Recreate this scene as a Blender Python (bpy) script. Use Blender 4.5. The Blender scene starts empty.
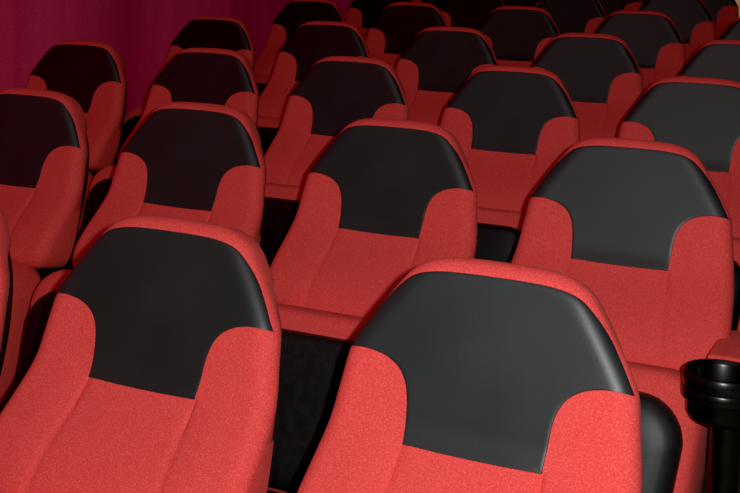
import bpy, bmesh, math, random
from mathutils import Matrix, Vector

# ------------------------------------------------------------------ basics
scene = bpy.context.scene
COL = scene.collection
random.seed(4)
PI = math.pi

PITCH_X, PITCH_Y, RISE = 0.58, 0.85454, 0.12     # seat spacing, row spacing, step per row
NOTCH_Z = 0.80                                   # height of the lower edge of a headrest panel
TILT = 0.28623                                   # lean of the backrests
CAM_Z = NOTCH_Z + 0.60726
X_A = -0.80818 - 1.5 * PITCH_X                   # x of column 0 (row A)
Y_A = 1.39605                                    # y of row A


def col_x(k):
    return X_A + k * PITCH_X


def row_y(r):
    return Y_A + r * PITCH_Y


# ------------------------------------------------------------------ materials
def new_mat(name):
    m = bpy.data.materials.new(name)
    m.use_nodes = True
    nt = m.node_tree
    b = nt.nodes['Principled BSDF']
    return m, nt, b


def node(nt, typ, **kw):
    n = nt.nodes.new(typ)
    for k, v in kw.items():
        if k in n.inputs:
            n.inputs[k].default_value = v
        else:
            setattr(n, k, v)
    return n


def ramp(nt, stops):
    n = nt.nodes.new('ShaderNodeValToRGB')
    e = n.color_ramp.elements
    while len(e) < len(stops):
        e.new(0.5)
    for i, (p, c) in enumerate(stops):
        e[i].position = p
        e[i].color = (*c, 1)
    return n


def mat_fabric():
    m, nt, b = new_mat('red_woven_fabric')
    tc = node(nt, 'ShaderNodeTexCoord')
    mul = node(nt, 'ShaderNodeTexVoronoi', Scale=430.0)
    nt.links.new(tc.outputs['Object'], mul.inputs['Vector'])
    ns = node(nt, 'ShaderNodeTexNoise', Scale=300.0, Detail=2.0)
    nt.links.new(tc.outputs['Object'], ns.inputs['Vector'])
    add = node(nt, 'ShaderNodeMath', operation='MULTIPLY_ADD')
    nt.links.new(ns.outputs['Fac'], add.inputs[0])
    add.inputs[1].default_value = 0.35
    nt.links.new(mul.outputs['Distance'], add.inputs[2])
    r = ramp(nt, [(0.22, FAB_LIGHT), (0.44, FAB_MID), (0.85, FAB_DARK)])
    nt.links.new(add.outputs[0], r.inputs['Fac'])
    nt.links.new(r.outputs['Color'], b.inputs['Base Color'])
    bp = node(nt, 'ShaderNodeBump', Strength=0.25, Distance=0.002)
    nt.links.new(add.outputs[0], bp.inputs['Height'])
    nt.links.new(bp.outputs['Normal'], b.inputs['Normal'])
    b.inputs['Roughness'].default_value = 0.8
    b.inputs['Specular IOR Level'].default_value = 0.12
    b.inputs['Sheen Weight'].default_value = 0.05
    b.inputs['Sheen Tint'].default_value = (1, 0.5, 0.45, 1)
    b.inputs['Sheen Roughness'].default_value = 0.4
    return m


FAB_DARK = (0.66, 0.060, 0.056)
FAB_MID = (0.75, 0.086, 0.078)
FAB_LIGHT = (1.0, 0.22, 0.18)


def mat_leather():
    m, nt, b = new_mat('black_leatherette')
    tc = node(nt, 'ShaderNodeTexCoord')
    v = node(nt, 'ShaderNodeTexVoronoi', Scale=420.0)
    nt.links.new(tc.outputs['Object'], v.inputs['Vector'])
    n2 = node(nt, 'ShaderNodeTexNoise', Scale=9.0, Detail=3.0)
    nt.links.new(tc.outputs['Object'], n2.inputs['Vector'])
    r = ramp(nt, [(0.3, (0.0125, 0.0160, 0.0165)), (0.7, (0.0155, 0.0200, 0.0205))])
    nt.links.new(n2.outputs['Fac'], r.inputs['Fac'])
    nt.links.new(r.outputs['Color'], b.inputs['Base Color'])
    rr = node(nt, 'ShaderNodeMapRange')
    rr.inputs['To Min'].default_value = 0.43
    rr.inputs['To Max'].default_value = 0.50
    nt.links.new(n2.outputs['Fac'], rr.inputs['Value'])
    nt.links.new(rr.outputs['Result'], b.inputs['Roughness'])
    bp = node(nt, 'ShaderNodeBump', Strength=0.05, Distance=0.001)
    nt.links.new(v.outputs['Distance'], bp.inputs['Height'])
    nt.links.new(bp.outputs['Normal'], b.inputs['Normal'])
    b.inputs['Specular IOR Level'].default_value = 0.62
    return m


def mat_plastic(name, base, rough, scale=60.0, spec=0.5):
    m, nt, b = new_mat(name)
    tc = node(nt, 'ShaderNodeTexCoord')
    n2 = node(nt, 'ShaderNodeTexNoise', Scale=scale, Detail=2.0)
    nt.links.new(tc.outputs['Object'], n2.inputs['Vector'])
    r = ramp(nt, [(0.3, tuple(c * 0.8 for c in base)), (0.7, tuple(c * 1.25 for c in base))])
    nt.links.new(n2.outputs['Fac'], r.inputs['Fac'])
    nt.links.new(r.outputs['Color'], b.inputs['Base Color'])
    b.inputs['Roughness'].default_value = rough
    b.inputs['Specular IOR Level'].default_value = spec
    return m


def mat_wall(name, dark, light, band=1.9, sheen=0.0):
    m, nt, b = new_mat(name)
    tc = node(nt, 'ShaderNodeTexCoord')
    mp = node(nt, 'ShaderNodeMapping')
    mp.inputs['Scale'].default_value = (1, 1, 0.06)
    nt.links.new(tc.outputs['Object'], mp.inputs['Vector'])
    n1 = node(nt, 'ShaderNodeTexNoise', Scale=band, Detail=3.0)      # shading of soft folds, painted as vertical tone bands
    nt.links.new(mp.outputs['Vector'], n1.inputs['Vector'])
    n2 = node(nt, 'ShaderNodeTexNoise', Scale=180.0, Detail=2.0)     # pile
    nt.links.new(tc.outputs['Object'], n2.inputs['Vector'])
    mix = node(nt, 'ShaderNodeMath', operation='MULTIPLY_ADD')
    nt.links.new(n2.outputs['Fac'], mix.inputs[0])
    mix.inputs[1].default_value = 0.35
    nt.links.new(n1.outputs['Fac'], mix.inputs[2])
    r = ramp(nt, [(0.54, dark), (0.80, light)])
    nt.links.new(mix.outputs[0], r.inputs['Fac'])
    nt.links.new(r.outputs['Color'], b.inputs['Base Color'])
    bp = node(nt, 'ShaderNodeBump', Strength=0.4, Distance=0.004)
    nt.links.new(n2.outputs['Fac'], bp.inputs['Height'])
    nt.links.new(bp.outputs['Normal'], b.inputs['Normal'])
    b.inputs['Roughness'].default_value = 0.95
    b.inputs['Sheen Weight'].default_value = sheen
    b.inputs['Sheen Tint'].default_value = (1.0, 0.08, 0.30, 1)
    b.inputs['Sheen Roughness'].default_value = 0.6
    b.inputs['Specular IOR Level'].default_value = 0.1
    return m


def mat_floor():
    m, nt, b = new_mat('speckled_floor')
    tc = node(nt, 'ShaderNodeTexCoord')
    n1 = node(nt, 'ShaderNodeTexNoise', Scale=70.0, Detail=4.0)
    nt.links.new(tc.outputs['Object'], n1.inputs['Vector'])
    r = ramp(nt, [(0.38, (0.05, 0.04, 0.035)), (0.62, (0.30, 0.26, 0.22))])
    nt.links.new(n1.outputs['Fac'], r.inputs['Fac'])
    nt.links.new(r.outputs['Color'], b.inputs['Base Color'])
    b.inputs['Roughness'].default_value = 0.7
    return m


FABRIC = mat_fabric()
LEATHER = mat_leather()
PLASTIC = mat_plastic('black_moulded_plastic', (0.013, 0.013, 0.0145), 0.45, 60.0, 0.3)
SHELL = mat_plastic('dark_shell_plastic', (0.014, 0.013, 0.014), 0.5)
STEEL = mat_plastic('black_painted_steel', (0.012, 0.012, 0.012), 0.3)
GLOSS = mat_plastic('glossy_black_plastic', (0.006, 0.006, 0.006), 0.28, 60.0, 0.35)
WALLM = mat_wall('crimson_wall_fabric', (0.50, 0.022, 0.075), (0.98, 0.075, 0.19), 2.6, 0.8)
BACKM = mat_wall('dark_wall_fabric', (0.012, 0.004, 0.006), (0.03, 0.008, 0.012))
FLOORM = mat_floor()
CREAM = mat_plastic('cream_paint', (0.62, 0.52, 0.36), 0.55, 8.0)
METAL = mat_plastic('brushed_handle_metal', (0.4, 0.38, 0.34), 0.3)


# ------------------------------------------------------------------ object helpers
def link_mesh(name, bm, mat, parent=None, smooth=True):
    bmesh.ops.recalc_face_normals(bm, faces=bm.faces[:])
    me = bpy.data.meshes.new(name)
    bm.to_mesh(me)
    bm.free()
    if smooth:
        for p in me.polygons:
            p.use_smooth = True
        try:
            me.set_sharp_from_angle(angle=math.radians(42))
        except Exception:
            pass
    me.materials.append(mat)
    o = bpy.data.objects.new(name, me)
    COL.objects.link(o)
    if parent:
        o.parent = parent
    return o


def thing(name, label, cat, loc, group=None):
    o = bpy.data.objects.new(name, None)
    COL.objects.link(o)
    o.empty_display_size = 0.1
    o.location = loc
    o['label'] = label
    o['category'] = cat
    if group:
        o['group'] = group
    return o


def copy_thing(root, label, loc):
    r = root.copy()
    COL.objects.link(r)
    r.location = loc
    r['label'] = label
    for ch in list(root.children):
        c = ch.copy()
        COL.objects.link(c)
        c.parent = r
        for g in list(ch.children):
            d = g.copy()
            COL.objects.link(d)
            d.parent = c
    return r


def sstep(a, b, x):
    t = min(1.0, max(0.0, (x - a) / (b - a)))
    return t * t * (3 - 2 * t)


def uvw(u, v, w):
    """backrest plane (across, up the lean, forward) -> seat coordinates"""
    return Vector((u, v * math.sin(TILT) - w * math.cos(TILT),
                   NOTCH_Z + v * math.cos(TILT) + w * math.sin(TILT)))


def resample(pts, n):
    L = [0.0]
    m = len(pts)
    for i in range(m):
        a, b = pts[i], pts[(i + 1) % m]
        L.append(L[-1] + math.hypot(b[0] - a[0], b[1] - a[1]))
    out, j = [], 0
    for k in range(n):
        s = L[-1] * k / n
        while L[j + 1] < s:
            j += 1
        a, b = pts[j], pts[(j + 1) % m]
        t = (s - L[j]) / max(1e-9, L[j + 1] - L[j])
        out.append((a[0] + (b[0] - a[0]) * t, a[1] + (b[1] - a[1]) * t))
    return out


def catmull(pts, sub=6):
    """open smooth curve through pts"""
    out = []
    n = len(pts)
    for i in range(n - 1):
        p0, p1, p2, p3 = pts[max(0, i - 1)], pts[i], pts[i + 1], pts[min(n - 1, i + 2)]
        for k in range(sub):
            t = k / sub
            out.append(tuple(0.5 * ((2 * p1[j]) + (-p0[j] + p2[j]) * t
                                    + (2 * p0[j] - 5 * p1[j] + 4 * p2[j] - p3[j]) * t * t
                                    + (-p0[j] + 3 * p1[j] - 3 * p2[j] + p3[j]) * t ** 3) for j in (0, 1)))
    out.append(pts[-1])
    return out


def mirror_outline(right, n):
    """right half from the top centre down to the bottom centre -> closed loop"""
    left = [(-x, y) for x, y in reversed(right) if x > 1e-6]
    return resample(right + left, n)


def poly_dist(p, poly):
    best = 9.0
    m = len(poly)
    for i in range(m):
        ax, ay = poly[i]
        bx, by = poly[(i + 1) % m]
        dx, dy = bx - ax, by - ay
        t = max(0.0, min(1.0, ((p[0] - ax) * dx + (p[1] - ay) * dy) / (dx * dx + dy * dy + 1e-12)))
        d = math.hypot(p[0] - ax - dx * t, p[1] - ay - dy * t)
        if d < best:
            best = d
    return best


def stack_loops(bm, loops, cap_first=True, cap_last=True):
    rings = [[bm.verts.new(v) for v in lp] for lp in loops]
    n = len(rings[0])
    for a, b in zip(rings, rings[1:]):
        for i in range(n):
            j = (i + 1) % n
            bm.faces.new((a[i], a[j], b[j], b[i]))
    if cap_first:
        bm.faces.new(rings[0])
    if cap_last:
        bm.faces.new(rings[-1])
    return rings


def box_into(bm, lo, hi, bevel=0.004, seg=2):
    c = [(a + b) / 2 for a, b in zip(lo, hi)]
    s = [b - a for a, b in zip(lo, hi)]
    r = bmesh.ops.create_cube(bm, size=1.0, matrix=Matrix.Translation(c) @ Matrix.Diagonal((*s, 1)))
    if bevel:
        es = list({e for v in r['verts'] for e in v.link_edges})
        bmesh.ops.bevel(bm, geom=es, offset=bevel, segments=seg, affect='EDGES', profile=0.6)


def lathe_into(bm, prof, centre, seg=40, close=False):
    rings = []
    for r, z in prof:
        rings.append([Vector((centre[0] + r * math.cos(2 * PI * i / seg),
                              centre[1] + r * math.sin(2 * PI * i / seg), z)) for i in range(seg)])
    stack_loops(bm, rings, True, True)


# ------------------------------------------------------------------ the cinema seat
BACK_R = ([(0, 0.282)] + catmull([(0.02, 0.282), (0.078, 0.2795), (0.115, 0.2705), (0.141, 0.254), (0.163, 0.226), (0.186, 0.192),
          (0.2085, 0.156), (0.2235, 0.126), (0.231, 0.080), (0.239, 0.022), (0.246, -0.040), (0.250, -0.100),
          (0.250, -0.155), (0.242, -0.190), (0.222, -0.208), (0.15, -0.216), (0.07, -0.220)]) + [(0, -0.222)])
SHELL_R = ([(0, 0.268)] + catmull([(0.02, 0.268), (0.10, 0.262), (0.148, 0.240), (0.180, 0.192), (0.205, 0.150), (0.222, 0.10),
          (0.236, 0.02), (0.240, -0.10), (0.242, -0.25), (0.240, -0.40), (0.225, -0.44), (0.19, -0.455)]) + [(0, -0.455)])
BACK_OUT = mirror_outline(BACK_R, 176)
PANEL_R = ([(0, 0.257)] + catmull([(0.03, 0.257), (0.085, 0.2545), (0.126, 0.2455), (0.152, 0.226), (0.178, 0.196),
           (0.202, 0.158), (0.2205, 0.1245)], 5)
           + catmull([(0.218, 0.1248), (0.195, 0.1262), (0.175, 0.1245), (0.153, 0.1190), (0.132, 0.1065), (0.119, 0.088),
                      (0.1120, 0.064), (0.1090, 0.035), (0.1062, 0.0)], 5) + [(0.095, -0.0002), (0.05, -0.0015), (0, -0.002)])
PANEL_OUT = PANEL_R + [(-x, y) for x, y in reversed(PANEL_R) if x > 1e-6]


SHELL_OUT = mirror_outline(SHELL_R, 150)


def front_w(u, v, d=None, stitched=True):
    """forward offset of the backrest's front surface"""
    if d is None:
        d = poly_dist((u, v), BACK_OUT)
    R = 0.031
    dd = min(d, R)
    w = -R + math.sqrt(max(0.0, R * R - (R - dd) ** 2))
    up = sstep(-0.06, 0.06, v)
    w += up * (0.05 * max(v, 0) + 0.006 * (u / 0.2) ** 2)
    low = 1 - sstep(-0.05, 0.05, v)
    a = abs(u)
    w += low * 0.007 * sstep(0.095, 0.17, a) + 0.072 * sstep(-0.04, 0.17, -v)                     # side bolsters
    w += 0.008 * math.exp(-((v + 0.20) / 0.10) ** 2) * (1 - sstep(0.05, 0.24, a))   # lumbar
    seam = 0.106 + max(0.0, -v) * 0.085
    if stitched and v < 0.004:
        w -= 0.0045 * math.exp(-((a - seam) / 0.0045) ** 2)       # stitched seam lines
    return w


def make_seat():
    t = thing('cinema_seat', 'seat', 'seat', (0, 0, 0), 'rows of red cinema seats')
    # --- upholstered backrest: back edge, rounded rim, padded front
    bm = bmesh.new()
    cu, cv = 0.0, 0.03

    def sc(p, f):
        return (cu + (p[0] - cu) * f, cv + (p[1] - cv) * f)
    def back(p, ins, top):      # sides draw in towards the shell, the top edge stays nearly full
        h = 1.0 - 0.72 * sstep(0.13, 0.22, p[1])
        return (p[0] * (1 - ins * h), p[1] - max(0.0, p[1]) * top + max(0.0, -p[1] - 0.04) * min(0.14, ins * 1.2))
    loops = [[uvw(*back(p, f, g), w) for p in BACK_OUT]
             for f, g, w in ((0.34, 0.07, -0.076), (0.27, 0.03, -0.074), (0.20, 0.01, -0.065), (0.12, 0.0, -0.053), (0.045, 0.0, -0.041))]
    fs = [1.0, 0.995, 0.985, 0.972, 0.957, 0.94, 0.922, 0.90, 0.875] + [0.85 - 0.0243 * i for i in range(34)] + [0.012]
    for f in fs:
        lp = []
        for p in BACK_OUT:
            q = sc(p, f)
            lp.append(uvw(q[0], q[1], front_w(q[0], q[1])))
        loops.append(lp)
    stack_loops(bm, loops)
    link_mesh('backrest', bm, FABRIC, t)
    # --- black headrest panel sewn over the top of it
    bm = bmesh.new()
    out = PANEL_OUT
    cu, cv = 0.0, 0.145
    loops = []
    for f, off in ([(1.0, -0.0025), (0.999, 0.0006), (0.994, 0.0016), (0.98, 0.0020), (0.965, 0.0022)]
                   + [(0.94 - 0.0465 * i, 0.0022) for i in range(20)] + [(0.012, 0.0022)]):
        lp = []
        for p in out:
            q = sc(p, f)
            lp.append(uvw(q[0], q[1], front_w(q[0], q[1], None, False) + off))
        loops.append(lp)
    stack_loops(bm, loops, False, True)
    o = link_mesh('headrest_panel', bm, LEATHER, t)
    o['label'] = 'black leatherette headrest panel'
    # --- moulded shell behind the upholstery
    bm = bmesh.new()
    cu, cv = 0.0, -0.06
    loops = []
    for f, w in ((0.86, -0.050), (0.88, -0.052), (0.885, -0.062), (0.87, -0.080), (0.82, -0.092), (0.70, -0.100),
                 (0.5, -0.104), (0.3, -0.106), (0.02, -0.106)):
        loops.append([uvw(p[0] * f, -0.06 + (p[1] + 0.06) * min(0.985, f + 0.10), w) for p in SHELL_OUT])
    stack_loops(bm, loops)
    o = link_mesh('back_shell', bm, SHELL, t)
    o['label'] = 'black plastic back shell'

    # --- folded-up seat cushion in front of the lower backrest
    def rrect(hw, top, bot, rt, rb, n):
        r = [(0, top)]
        for i in range(9):
            a = PI / 2 * (1 - i / 8)
            r.append((hw - rt + rt * math.cos(a), top - rt + rt * math.sin(a)))
        for i in range(9):
            a = -PI / 2 * i / 8
            r.append((hw - 0.02 - rb + rb * math.cos(a), bot + rb + rb * math.sin(a)))
        r.append((0, bot))
        return mirror_outline(r, n)
    co = rrect(0.236, -0.196, -0.585, 0.085, 0.05, 120)
    bm = bmesh.new()
    cu, cv = 0.0, -0.39
    loops = []
    for f, w, dv in ((0.93, 0.020, 0), (0.985, 0.030, 0), (1.0, 0.05, 0), (1.0, 0.10, 0), (1.0, 0.15, 0),
                     (0.99, 0.175, 0), (0.966, 0.193, 0), (0.93, 0.202, 0), (0.88, 0.206, 0), (0.5, 0.208, 0), (0.02, 0.208, 0)):
        loops.append([uvw(*sc(p, f), w) for p in co])
    stack_loops(bm, loops)
    link_mesh('seat_cushion', bm, FABRIC, t)
    # --- black pan under the cushion (facing forward while it is folded)
    po = rrect(0.205, -0.246, -0.570, 0.085, 0.05, 120)
    bm = bmesh.new()
    loops = []
    for f, w in ((0.97, 0.190), (1.0, 0.192), (1.004, 0.202), (0.992, 0.216), (0.965, 0.228), (0.92, 0.236),
                 (0.84, 0.242), (0.7, 0.246), (0.45, 0.249), (0.2, 0.250), (0.02, 0.2505)):
        loops.append([uvw(*sc(p, f), w) for p in po])
    stack_loops(bm, loops)
    o = link_mesh('seat_pan', bm, PLASTIC, t)
    o['label'] = 'black plastic seat pan'
    # --- two standards with floor plates
    for s in (-1, 1):
        bm = bmesh.new()
        x = s * 0.205
        loops = []
        for z, y0, y1 in ((0.006, -0.16, 0.02), (0.05, -0.13, 0.0), (0.20, -0.12, -0.03), (0.34, -0.135, -0.055),
                          (0.44, -0.13, -0.04)):
            loops.append([Vector((x - 0.018, y0, z)), Vector((x + 0.018, y0, z)),
                          Vector((x + 0.018, y1, z)), Vector((x - 0.018, y1, z))])
        stack_loops(bm, loops)
        lg = link_mesh('leg', bm, STEEL, t)
        bm = bmesh.new()
        box_into(bm, (x - 0.04, -0.20, 0.0), (x + 0.04, 0.05, 0.008), 0.003)
        for yy in (-0.18, 0.03):
            lathe_into(bm, [(0.009, 0.006), (0.009, 0.015), (0.006, 0.018)], (x, yy), 12)
        link_mesh('foot_plate', bm, STEEL, lg)
    return t


ROWS = {  # row index -> columns (relative to row A's column 0) the photo shows
    0: [0, 1, 2], 1: [-1, 0, 1, 2], 2: [-2, -1, 0, 1, 2], 3: [-2, -1, 0, 1, 2], 4: [-2, -1, 0, 1, 2], 5: [-2, -1, 0, 1], 6: [-2, -1, 0, 1]}
LABELS = {
    (0, 0): 'red cinema seat cut off at the left photo edge, front row nearest the camera',
    (0, 1): 'large red cinema seat with black headrest, left one filling the lower left foreground',
    (0, 2): 'largest red cinema seat, black headrest panel, right foreground of the front row',
    (1, -1): 'red cinema seat with black headrest at left edge, second row, leftmost there',
    (1, 0): 'red cinema seat with black headrest directly behind the lower left foreground seat',
    (1, 1): 'red cinema seat in the middle of the photo, second row, with folded cushion showing',
    (1, 2): 'red cinema seat in second row with an armrest and black cup holder at its side',
    (2, -2): 'dim red cinema seat with black headrest beside the crimson wall, third row leftmost',
    (2, -1): 'red cinema seat in third row, second from the crimson wall',
    (2, 0): 'red cinema seat in third row, middle one, third from the crimson wall',
    (2, 1): 'red cinema seat in third row, fourth from the crimson wall',
    (2, 2): 'red cinema seat in third row cut by the right photo edge, fifth from the wall',
}
ORD = ['next to the crimson wall', 'second from the crimson wall', 'third from the crimson wall',
       'fourth from the crimson wall', 'fifth from the crimson wall at aisle end']
for r_, nm in ((3, 'fourth row'), (4, 'fifth row'), (5, 'sixth row'), (6, 'last row at the back')):
    for i_, k_ in enumerate((-2, -1, 0, 1, 2)):
        LABELS[(r_, k_)] = 'red cinema seat, %s, %s' % (nm, ORD[i_])

proto = make_seat()
first = True
SEATS = {}
for r in ROWS:
    for k in ROWS[r]:
        loc = (col_x(k), row_y(r), r * RISE)
        if first:
            proto.location = loc
            proto['label'] = LABELS[(r, k)]
            first = False
            SEATS[(r, k)] = proto
        else:
            SEATS[(r, k)] = copy_thing(proto, LABELS[(r, k)], loc)

# ------------------------------------------------------------------ aisle-end armrest with cup holder (second row)
ax, ay, az = col_x(2) + 0.29, row_y(1), RISE
arm = SEATS[(1, 2)]          # bolted to the end seat's frame
ax = ay = az = 0.0
PADZ = NOTCH_Z - 0.100
bm = bmesh.new()
box_into(bm, (0.228, -0.220, PADZ - 0.055), (0.350, -0.012, PADZ), 0.009, 3)
pad = link_mesh('armrest', bm, FABRIC, arm)
pad['label'] = 'red fabric armrest pad at the aisle end'
bm = bmesh.new()
cy = -0.295
CX = 0.270
lathe_into(bm, [(0.004, PADZ - 0.096), (0.044, PADZ - 0.096), (0.057, PADZ - 0.091), (0.063, PADZ - 0.080), (0.065, PADZ - 0.056),
                (0.067, PADZ - 0.053), (0.0715, PADZ - 0.051), (0.073, PADZ - 0.046), (0.073, PADZ - 0.034), (0.0715, PADZ - 0.031),
                (0.073, PADZ - 0.028), (0.073, PADZ - 0.008), (0.071, PADZ - 0.004), (0.067, PADZ - 0.003), (0.063, PADZ - 0.006),
                (0.060, PADZ - 0.014), (0.057, PADZ - 0.050), (0.004, PADZ - 0.051)], (CX, cy), 56)
o = link_mesh('cup_holder', bm, GLOSS, pad)
o['label'] = 'black plastic cup holder'
bm = bmesh.new()
lathe_into(bm, [(0.030, 0.012), (0.030, PADZ - 0.10), (0.036, PADZ - 0.088)], (0.282, cy), 32)
box_into(bm, (0.235, cy - 0.06, 0.0), (0.345, cy + 0.06, 0.014), 0.004)
o = link_mesh('post', bm, GLOSS, pad)
o['label'] = 'black steel post under the cup holder'
bm = bmesh.new()
box_into(bm, (0.262, -0.215, 0.0), (0.287, -0.06, PADZ - 0.05), 0.006)
link_mesh('side_stanchion', bm, STEEL, pad)

# ------------------------------------------------------------------ setting
def struct(name, bm, mat, parent=None):
    o = link_mesh(name, bm, mat, parent, smooth=False)
    if parent is None:
        o['kind'] = 'structure'
    return o


WX = col_x(-2) - 0.305
XR = 2.2
bm = bmesh.new()
for r in range(-1, 7):
    y0 = row_y(r) - 0.50 if r > -1 else -1.2
    y1 = row_y(r) - 0.50 + PITCH_Y if r < 6 else row_y(6) + 0.75
    zt = max(r, 0) * RISE
    box_into(bm, (WX - 0.1, y0, -0.25), (XR, y1, zt), 0)
struct('floor', bm, FLOORM)

bm = bmesh.new()
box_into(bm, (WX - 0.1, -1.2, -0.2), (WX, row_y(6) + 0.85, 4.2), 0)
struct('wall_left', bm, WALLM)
bm = bmesh.new()
YB = row_y(6) + 0.75
box_into(bm, (WX, YB, -0.2), (XR, YB + 0.1, 4.2), 0)
struct('wall_back', bm, BACKM)

# cream door leaf in the back wall at the top of the aisle
dx0, dx1, dz0 = col_x(2) - 0.60, col_x(2) + 0.28, 6 * RISE
bm = bmesh.new()
box_into(bm, (dx0, YB - 0.03, dz0 + 0.005), (dx1, YB + 0.01, dz0 + 2.05), 0.004)
door = struct('door_1', bm, CREAM)
bm = bmesh.new()
box_into(bm, (dx1 - 0.12, YB - 0.075, dz0 + 1.0), (dx1 - 0.09, YB - 0.03, dz0 + 1.22), 0.008)
link_mesh('door_handle', bm, METAL, door)

# ------------------------------------------------------------------ camera
PIT, YAW, ROL = 1.52563, 0.39642, 0.04745
M = (Matrix.Rotation(YAW, 4, 'Z') @ Matrix.Rotation(PIT, 4, 'X') @ Matrix.Rotation(ROL, 4, 'Z'))
cam = bpy.data.cameras.new('camera')
cam_o = bpy.data.objects.new('camera', cam)
COL.objects.link(cam_o)
cam_o.matrix_world = Matrix.Translation((0, 0, CAM_Z)) @ M
cam.sensor_fit = 'HORIZONTAL'
cam.sensor_width = 36.0
cam.lens = 1060.0 / 740.0 * 36.0
cam.shift_x = -77.1217 / 740.0
cam.shift_y = -167.2335 / 740.0
cam.clip_start = 0.02
scene.camera = cam_o

# ------------------------------------------------------------------ light: camera flash + added fill for rear rows and door
def look(o, target):
    d = Vector(target) - o.location
    o.rotation_euler = d.to_track_quat('-Z', 'Y').to_euler()


fl = bpy.data.lights.new('flash', 'POINT')
fl.energy = 113
fl.color = (1.0, 1.0, 0.98)
fl.shadow_soft_size = 0.012
fo = bpy.data.objects.new('flash', fl)
COL.objects.link(fo)
fo.location = Vector((0, 0, CAM_Z)) + M.to_3x3() @ Vector((0.065, 0.03, 0.0))

hl = bpy.data.lights.new('rear_fill', 'AREA')  # fill lamp without a real source, added to lift the far rows
hl.energy = 20
hl.size = 3.0
hl.color = (1.0, 0.6, 0.68)
ho = bpy.data.objects.new('rear_fill', hl)
COL.objects.link(ho)
ho.location = (-0.6, 0.6, 4.2)
look(ho, (-1.6, 4.6, 1.0))

dl = bpy.data.lights.new('door_fill', 'SPOT')  # added spot, no such lamp in the hall, brightens the cream door
dl.energy = 95
dl.color = (1.0, 0.85, 0.6)
dl.spot_size = math.radians(50)
dl.spot_blend = 0.6
do = bpy.data.objects.new('door_fill', dl)
COL.objects.link(do)
do.location = (dx0 + 0.5, YB - 0.5, dz0 + 2.6)
look(do, (dx0 + 0.4, YB, dz0 + 0.9))

w = bpy.data.worlds.new('world')
w.use_nodes = True
w.node_tree.nodes['Background'].inputs[0].default_value = (0.5, 0.35, 0.38, 1)
w.node_tree.nodes['Background'].inputs[1].default_value = 0.008
scene.world = w

scene.view_settings.view_transform = 'Standard'
scene.view_settings.look = 'None'
scene.view_settings.exposure = 0.0
scene.view_settings.use_curve_mapping = True
scene.view_settings.curve_mapping.black_level = (0.0045, 0.0040, 0.0045)
scene.view_settings.curve_mapping.update()
